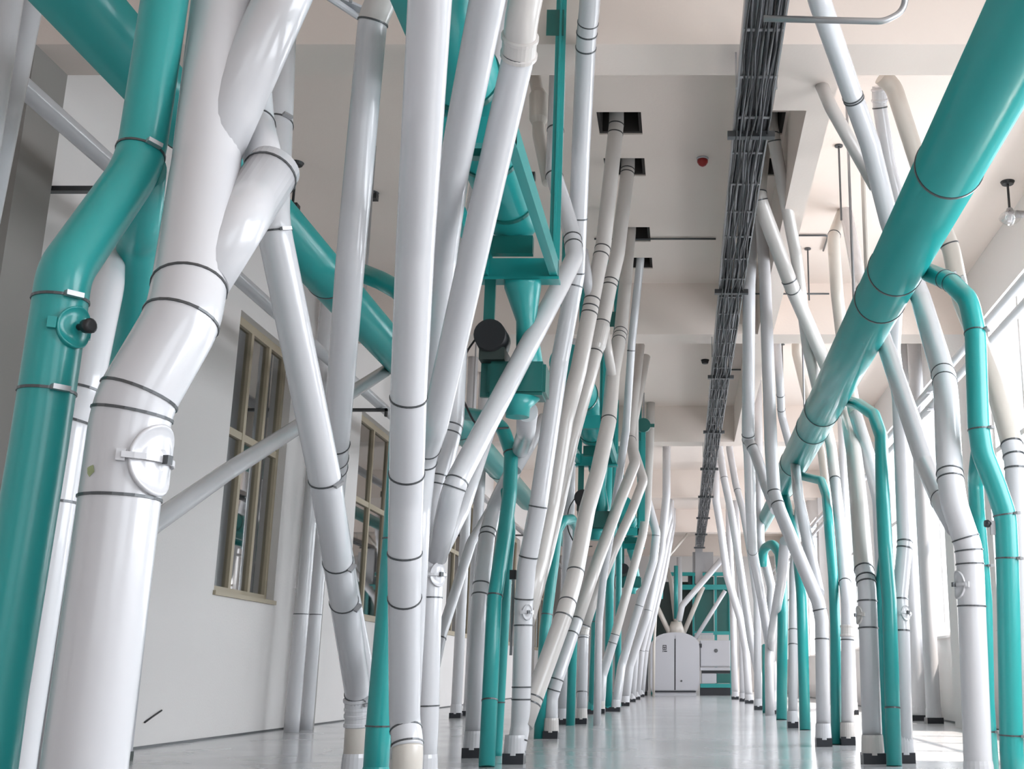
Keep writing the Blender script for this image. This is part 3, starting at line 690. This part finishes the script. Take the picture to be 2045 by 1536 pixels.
# ceiling conduits running off the tray
def conduit(label, P, r=.012, m=M_RING, name='conduit', cat='conduit'):
    bm = bmesh.new(); tube(bm, fillet(P, .12, 6), r, 8); o = finish(name, bm, m, None, True); return tag(o, label, cat)
def seg3(D, a, b, Zr):  # horizontal run at distance D between two picture columns
    return at(a, 0, D)
z = ZC - .02
def run(label, y, xa, xb, drop=None, hook=False, r=.012, zz=None):
    zz = zz or z; P = [Vector((xa, y, zz)), Vector((xb, y, zz))]
    if drop: P += [Vector((xb + .14, y, zz)), Vector((xb + .14, y + .5, zz))]
    return conduit(label, P, r)
run('thin black conduit crossing the ceiling from the left pipes to the cable tray', ceil_D(474), -1.05, .38)
run('dark conduit curving across the ceiling right of the tray toward the hooded ivory pipe', ceil_D(467), .66, 1.55, True)
zq = CH + 3.95
P = [Vector((.62, 6.05, zq)), Vector((1.05, 6.05, zq)), Vector((1.18, 6.0, zq)), Vector((1.2, 5.2, zq))]
D0 = 6.1
P = [at(1525, 37, D0), at(1765, 43, D0), at(1806, 22, D0), at(1810, -40, D0 - .1)]
P.append(Vector((P[-1].x, P[-1].y, ZC - .003)))
conduit('grey flat conduit looping off the tray at the top right edge', P, .02, M_STEEL)
run('short black conduit from the tray in the second bay, nearer one', ceil_D(648) if False else 13.9, .66, 1.85, zz=ZB + .4)
run('short black conduit from the tray in the second bay, farther one', 18.7, .66, 1.35)
for (x, y0, y1, lab) in ((1675, 292, 440, 'slender drop rod above the hooded ivory elbow'), (1613, 497, 600, 'thin hanging rod in the second ceiling bay'),
                         (1562, 688, 768, 'short hanging rod behind the slender right pipes'), (1722, 318, 548, 'pale square drop tube beside the ivory pipe')):
    D = ceil_D(y0) - .02 if x != 1722 else 9.6
    a = at(x, y0, D); b = at(x, y1, D); bm = bmesh.new()
    a = Vector((a.x, a.y, ZC - .003)); b = Vector((a.x, a.y, b.z))
    root = thing('hanging_rod', lab, 'rod', a)
    rr = .01 if x != 1722 else .022
    tube(bm, [a, b], rr, 8); finish('rod', bm, M_RING if x != 1722 else M_BEIGE, root)
    bm = bmesh.new(); tube(bm, [a, a - Vector((0, 0, .012))], .04, 14); finish('ceiling_plate', bm, M_RING, root)
# red alarm dome
a = at(1403, 316, ceil_D(316)); a.z = ZC
root = thing('fire_alarm', 'red domed alarm on a white base on the aisle ceiling', 'alarm', a)
bm = bmesh.new(); tube(bm, [a - Vector((0, 0, .001)), a - Vector((0, 0, .02))], [.062, .058], 24); finish('base', bm, M_CAB, root, True)
bm = bmesh.new(); tube(bm, [a - Vector((0, 0, .02)), a - Vector((0, 0, .045)), a - Vector((0, 0, .075)), a - Vector((0, 0, .09))], [.054, .054, .035, .008], 24); finish('lens', bm, M_RED, root, True)
for (x, y, lab) in ((1408, 719, 'small black detector on the second bay ceiling'),):
    a = at(x, y, ceil_D(y)); a.z = ZC; bm = bmesh.new(); tube(bm, [a - Vector((0, 0, .001)), a - Vector((0, 0, .06))], [.07, .05], 16); tag(finish('smoke_detector', bm, M_BLACK, None, True), lab, 'detector')
# lamps
def pendant(x, y, label, glass=True, drop=.32):
    a = at(x, y, ceil_D(y)); a.z = ZC
    root = thing('pendant_lamp', label, 'lamp', a)
    bm = bmesh.new(); tube(bm, [a - Vector((0, 0, .001)), a - Vector((0, 0, .03))], [.075, .06], 18); finish('ceiling_mount', bm, M_BLACK, root)
    bm = bmesh.new(); tube(bm, [a - Vector((0, 0, .03)), a - Vector((0, 0, drop))], .013, 10); finish('stem', bm, M_BLACK, root)
    q = a - Vector((0, 0, drop))
    if glass:
        bm = bmesh.new(); P = []; rs = []
        for k in range(9):
            t = k / 8 * PI; P.append(q - Vector((0, 0, .0 + .16 * k / 8))); rs.append(.03 + .085 * math.sin(t))
        tube(bm, P, rs, 24); finish('lamp_globe', bm, M_GL, root, True)
        bm = bmesh.new(); tube(bm, [q + Vector((0, 0, .02)), q - Vector((0, 0, .03))], [.03, .05], 16); finish('lamp_cap', bm, M_STEEL, root)
        bm = bmesh.new(); tube(bm, [q + Vector((.06, 0, -.04)), q + Vector((.2, 0, -.05))], [.04, .04], 14); finish('side_cap', bm, M_STEEL, root)
        bm = bmesh.new(); tube(bm, [q - Vector((0, 0, .03)), q - Vector((0, 0, .12))], [.02, .03], 12); finish('bulb', bm, M_CAB, root)
    else:
        bm = bmesh.new(); box(bm, q.x - .06, q.x + .06, q.y - .05, q.y + .05, q.z - .02, q.z + .05); finish('lamp_head', bm, M_BLACK, root)
    return root
M_GL = glass_mat('lamp glass', 0.3, (.9, .9, .9))
pendant(2012, 363, 'explosion-proof glass lamp hanging at the right edge of the ceiling')
pendant(592, 325, 'dark rod lamp hanging on the left behind the leaning pipes', False, .5)
pendant(743, 385, 'small black lamp just right of a tall white pipe on the left ceiling', False, .06)
# twin-tube strip fitting seen at the top edge
a = at(700, 20, 5.2); root = thing('strip_lamp', 'white strip lamp bracket at the top edge beside the elbowed pipe', 'lamp', a)
bm = bmesh.new(); tube(bm, [at(650, -10, 5.4), at(722, 38, 6.0)], .02, 10); finish('lamp_tube', bm, M_CAB, root)
bm = bmesh.new(); tube(bm, [at(700, 4, 5.7), Vector((at(700, 4, 5.7).x, 5.7, ZC - .003))], .01, 8); finish('hanger_rod', bm, M_STEEL, root)
bm = bmesh.new(); orient_box(bm, at(705, 12, 5.8), Vector((1, 1, 0)), Vector((0, 0, 1)), .25, .015, .06); finish('bracket', bm, M_CAB, root)

# ================================================================== LEFT WALL CABINET
root = thing('electrical_cabinet', 'white cabinet with black doors glimpsed between the nearest pipes at lower left', 'cabinet', (-4.5, 8.4, 0))
boxo('body', M_CAB, root, XL + .01, -4.2, 8.0, 9.2, 0, 2.35)
boxo('door', M_DARK, root, -4.2, -4.18, 8.08, 9.12, .12, 1.10)
boxo('door', M_DARK, root, -4.2, -4.18, 8.08, 9.12, 1.25, 2.25)
boxo('plinth', M_BROWN, root, -4.2, -4.19, 8.0, 9.2, 0.0, .06)

# ================================================================== END OF THE HALL
DM = floor_D(1389) * .985
def wx(px, py=1340): return at(px, py, DM).x
def wz(py): return at(1365, py, DM).z
x0, x1 = wx(1299), wx(1397); zt_ = wz(1263); zs = wz(1292)
root = thing('domed_machine', 'white domed cabinet machine at the end of the aisle', 'machine', ((x0 + x1) / 2, DM, 0))
def dome(xa, xb, z0, zsd, ztp, y0, y1, m, nm, par, N=14):
    bm = bmesh.new(); cx = (xa + xb) / 2; hw = (xb - xa) / 2; pr = [(xa + .05, z0), (xa, z0 + .25)]
    for k in range(N + 1):
        a = PI - PI * k / N; c, s = math.cos(a), math.sin(a)
        e = .9; pr.append((cx + hw * math.copysign(abs(c) ** e, c), zsd + (ztp - zsd) * abs(s) ** e))
    pr += [(xb, z0 + .25), (xb - .12, z0)]
    A = [bm.verts.new((x, y0, z)) for x, z in pr]; B = [bm.verts.new((x, y1, z)) for x, z in pr]
    n_ = len(pr)
    for i in range(n_): bm.faces.new((A[i], A[(i + 1) % n_], B[(i + 1) % n_], B[i]))
    bm.faces.new(A); bm.faces.new(B[::-1])
    bmesh.ops.recalc_face_normals(bm, faces=bm.faces)
    return finish(nm, bm, m, par)
dome(x0, x1, 0.10, zs, zt_, DM, DM + 1.4, M_CAB, 'body', root)
boxo('plinth', M_CAB, root, x0 + .12, x1 - .1, DM + .03, DM + 1.3, 0, .10)
cx = (x0 + x1) / 2 + .0
xs = wx(1348)
fr = dome(x0 + .10, xs - .006, .16, zs - .02, zt_ - .07, DM - .03, DM, M_CAB, 'door', root)
me = fr.data
# cut: keep doors as simple rounded-corner leaves
bpy.data.objects.remove(fr)
def leaf(xa, xb, outer):
    bm = bmesh.new(); pr = []
    xc = (x0 + x1) / 2; hw = (x1 - x0) / 2 - .11
    N = 12
    def ztop(x):
        c = min(1.0, abs(x - xc) / hw); return zs - .04 + (zt_ - .1 - (zs - .04)) * (1 - c ** 2.4) ** .55
    xs_ = [xa + (xb - xa) * k / N for k in range(N + 1)]
    pr = [(x, ztop(x)) for x in xs_] + [(xb, .17), (xa, .17)]
    A = [bm.verts.new((x, DM - .03, z)) for x, z in pr]; B = [bm.verts.new((x, DM, z)) for x, z in pr]
    n_ = len(pr)
    for i in range(n_): bm.faces.new((A[i], A[(i + 1) % n_], B[(i + 1) % n_], B[i]))
    bm.faces.new(A); bm.faces.new(B[::-1]); return finish('door', bm, M_CAB, root)
d1 = leaf(x0 + .12, xs - .02, 0); d2 = leaf(xs + .02, x1 - .12, 1)
boxo('door_gap', M_DARK, root, xs - .02, xs + .02, DM - .012, DM - .001, .17, zt_ - .2)
boxo('base_gap', M_DARK, root, x0 + .1, x1 - .12, DM - .012, DM - .001, .105, .15)
# small black emblem plate with characters on the left leaf
bm = bmesh.new(); ex, ez = wx(1327), wz(1295)
for (dx, dz, w, h) in ((0, .09, .12, .025), (-.05, .03, .02, .13), (.05, .03, .02, .13), (0, .03, .10, .02), (0, -.04, .12, .02), (.03, -.09, .10, .03), (-.05, -.09, .02, .05), (.0, .0, .02, .1)):
    box(bm, ex + dx - w / 2, ex + dx + w / 2, DM - .036, DM - .03, ez + dz - h / 2, ez + dz + h / 2)
finish('emblem', bm, M_DARK, d1)
bm = bmesh.new(); tube(bm, [Vector((wx(1361), DM - .05, .45)), Vector((wx(1361), DM - .03, .45))], .03, 12); finish('handle', bm, M_RING, d2)
# neck and radiating small spouts
nx = wx(1350); bm = bmesh.new(); tube(bm, [Vector((nx, DM + .6, zt_ - .03)), Vector((nx, DM + .6, wz(1240)))], [.30, .17], 20); finish('neck', bm, M_BEIGE, root, True)
def far_pipe(label, m, r, pts, D=None):
    D = D or DM + .6; P = [at(a, b, D) for a, b in pts]
    bm = bmesh.new(); tube(bm, fillet(P, .2), r, 12); return tag(finish('spout_pipe', bm, m, None, True), label, 'pipe')
far_pipe('thin upright pipe with teal stub above the domed machine', M_WHITE, .09, [(1357, 1113), (1357, 1236)], DM + .9)
far_pipe('teal upright pipe above the domed machine neck', M_TEAL, .07, [(1350, 1130), (1350, 1236)], DM + .45)
far_pipe('pale pipe rising steeply right from the domed machine neck', M_WHITE, .10, [(1440, 1119), (1362, 1210), (1356, 1240)], DM + .15)
far_pipe('thin pale pipe rising left behind the slanting pipes from the domed machine', M_BEIGE, .08, [(1328, 1125), (1340, 1160), (1350, 1243)], DM + .75)
far_pipe('grey pipe falling left to right onto the domed machine shoulder', M_BEIGE, .08, [(1300, 1186), (1342, 1275)], DM + .5)
far_pipe('grey pipe leaning right behind the domed machine', M_BEIGE, .08, [(1404, 1172), (1362, 1272)], DM + 1.2)
far_pipe('bright thin pipe slanting above the open-fronted machine', M_WHITE, .07, [(1448, 1180), (1385, 1281)], DM + .9)
# second machine (open-fronted)
xa, xb = wx(1399), wx(1460); D2 = DM + .5
root = thing('roller_machine', 'white cabinet machine with black open base and teal panels at the end right', 'machine', ((xa + xb) / 2, D2, 0))
boxo('hood', M_CAB, root, xa, xb, D2, D2 + 1.2, wz(1332), wz(1278), bev=.02)
boxo('front_cover', M_CAB, root, xa + .02, xb - .02, D2 - .04, D2, wz(1330), wz(1281), bev=.01)
bm = bmesh.new(); tube(bm, [Vector((wx(1431), D2 - .07, wz(1299))), Vector((wx(1431), D2 - .04, wz(1299)))], .06, 16); finish('dial', bm, M_RING, root)
boxo('lower_rail', M_CAB, root, xa, xb, D2, D2 + 1.1, wz(1339), wz(1333))
boxo('base_opening', M_DARK, root, xa + .05, xb, D2 + .1, D2 + 1.1, wz(1345), wz(1339.3))
boxo('inner_panel', M_CAB, root, xa + .05, wx(1432), D2 + .08, D2 + 1.0, wz(1365), wz(1345.3))
boxo('inner_panel', M_TEALD, root, wx(1432) + .01, xb, D2 + .08, D2 + 1.0, wz(1365), wz(1345.3))
boxo('base_beam', M_TEAL, root, xa, xb, D2 + .02, D2 + 1.0, wz(1374), wz(1366))
boxo('plinth', M_DARK, root, xa, xb, D2 + .06, D2 + 1.0, 0, wz(1374.3))
boxo('side_handle', M_DARK, root, xa - .09, xa + .05, D2 - .12, D2 - .05, wz(1293), wz(1285))
root = thing('cabinet', 'dark-edged white cabinet behind the last left pipes', 'cabinet', (wx(1282), DM + 1, 0))
boxo('body', M_CAB, root, wx(1272), wx(1291), DM + .8, DM + 1.8, .1, wz(1275), bev=.08)
boxo('plinth', M_DARK, root, wx(1274), wx(1290), DM + .9, DM + 1.7, 0, .1)
# big teal sifter block behind
D3 = DM + 2.6
def sx(px): return at(px, 1250, D3).x
def sz(py): return at(1365, py, D3).z
root = thing('sifter_frame', 'large teal steel frame machine filling the end wall', 'machine', (sx(1380), D3, 0))
for (a, b) in ((1301, 1306), (1352, 1357), (1383, 1387), (1427, 1432), (1456, 1461)):
    boxo('post', M_TEAL, root, sx(a), sx(b), D3, D3 + .12, 0, sz(1146))
boxo('top_beam', M_TEAL, root, sx(1300), sx(1462), D3 - .02, D3 + .15, sz(1150), sz(1143))
boxo('cross_beam', M_TEAL, root, sx(1357), sx(1462), D3 - .06, D3 + .0, sz(1178), sz(1168))
boxo('cross_beam', M_TEAL, root, sx(1384), sx(1462), D3 - .06, D3 - .0, sz(1268), sz(1261))
boxo('sieve_box', M_TEALD, root, sx(1388), sx(1426), D3 + .2, D3 + 1.6, sz(1262), sz(1151))
boxo('sieve_box', M_TEALD, root, sx(1433), sx(1462), D3 + .3, D3 + 1.6, sz(1262), sz(1151))
boxo('dark_hood', M_BROWN, root, sx(1300), sx(1383), D3 + .5, D3 + 1.8, 0, sz(1160))
boxo('black_panel', M_DARK, root, sx(1374), sx(1393), D3 + .12, D3 + .18, sz(1172), sz(1148))
bm = bmesh.new()
for k in range(14): box(bm, sx(1388 + k * 2.6), sx(1389.2 + k * 2.6), D3 - .3, D3 - .25, sz(1277), sz(1268))
box(bm, sx(1387), sx(1424), D3 - .3, D3 - .24, sz(1268), sz(1265))
finish('grille', bm, M_CAB, root)
far_pipe('small teal pipe cluster hanging left at the end of the hall', M_TEAL, .09, [(1322, 1050), (1319, 1170), (1318, 1196)], DM - 2)

# ================================================================== SMALL DETAILS
# knob handle between the right teal pipes
a = at(1966, 1046, 6.2)
root = thing('valve_handle', 'black lever knob on a steel bracket between the two right-edge teal pipes', 'handle', a)
bm = bmesh.new(); tube(bm, [a, a + Vector((.02, 0, 0)), a + Vector((.035, 0, 0))], [.018, .022, .012], 12); finish('knob', bm, M_BLACK, root, True)
bm = bmesh.new(); box(bm, a.x + .03, a.x + .06, a.y - .01, a.y + .01, a.z - .06, a.z + .015); finish('bracket', bm, M_STEEL, root)
a = at(1026, 1148, 8.9)
root = thing('valve_handle', 'small black clamp beside the nearest swan-neck pipe', 'handle', a)
bm = bmesh.new(); box(bm, a.x - .03, a.x + .02, a.y - .02, a.y + .02, a.z - .035, a.z + .035); finish('clamp', bm, M_BLACK, root)
bm = bmesh.new(); tube(bm, [a + Vector((0, 0, -.03)), a + Vector((0, 0, -.6))], .012, 8); finish('rod', bm, M_STEEL, root)
# sticker on the big pipe
for o in bpy.data.objects:
    if o.get('label', '').startswith('thickest white'): BIG = o
D = 3.0; q = at(217, 955, D); ax = at(246, 955, D); n_ = Vector((q.x - ax.x, -math.sqrt(max(0, .1 ** 2 - (q.x - ax.x) ** 2)), 0)).normalized()
bm = bmesh.new(); c = ax + n_ * .1005; tt = Vector((n_.y, -n_.x, 0))
A = [c + tt * x + Vector((0, 0, z)) + n_ * .0006 for x, z in ((-.012, 0), (-.006, .018), (.004, .016), (.013, .012), (.010, -.004), (.002, -.012), (-.004, -.006))]
B = [v + n_ * .0012 for v in A]; a_ = [bm.verts.new(v) for v in A]; b_ = [bm.verts.new(v) for v in B]
for i in range(7): bm.faces.new((a_[i], a_[(i + 1) % 7], b_[(i + 1) % 7], b_[i]))
bm.faces.new(a_); bm.faces.new(b_); finish('sticker', bm, M_STICK, BIG)
w = at(291, 1432, 10.0); k_ = (XL + .015) / w.x
P = [Vector((XL + .012, at(px, py, 10.0).y * k_ * f, CH + (at(px, py, 10.0).z - CH) * k_)) for px, py, f in ((278, 1443, 1.0), (290, 1434, 1.012), (304, 1421, 1.03))]
bm = bmesh.new(); tube(bm, P, .008, 6); tag(finish('wall_scuff', bm, M_BLACK, None, True), 'short black scuff mark on the lower left wall', 'cable')  # scuff on the wall, modelled as a thin raised tube
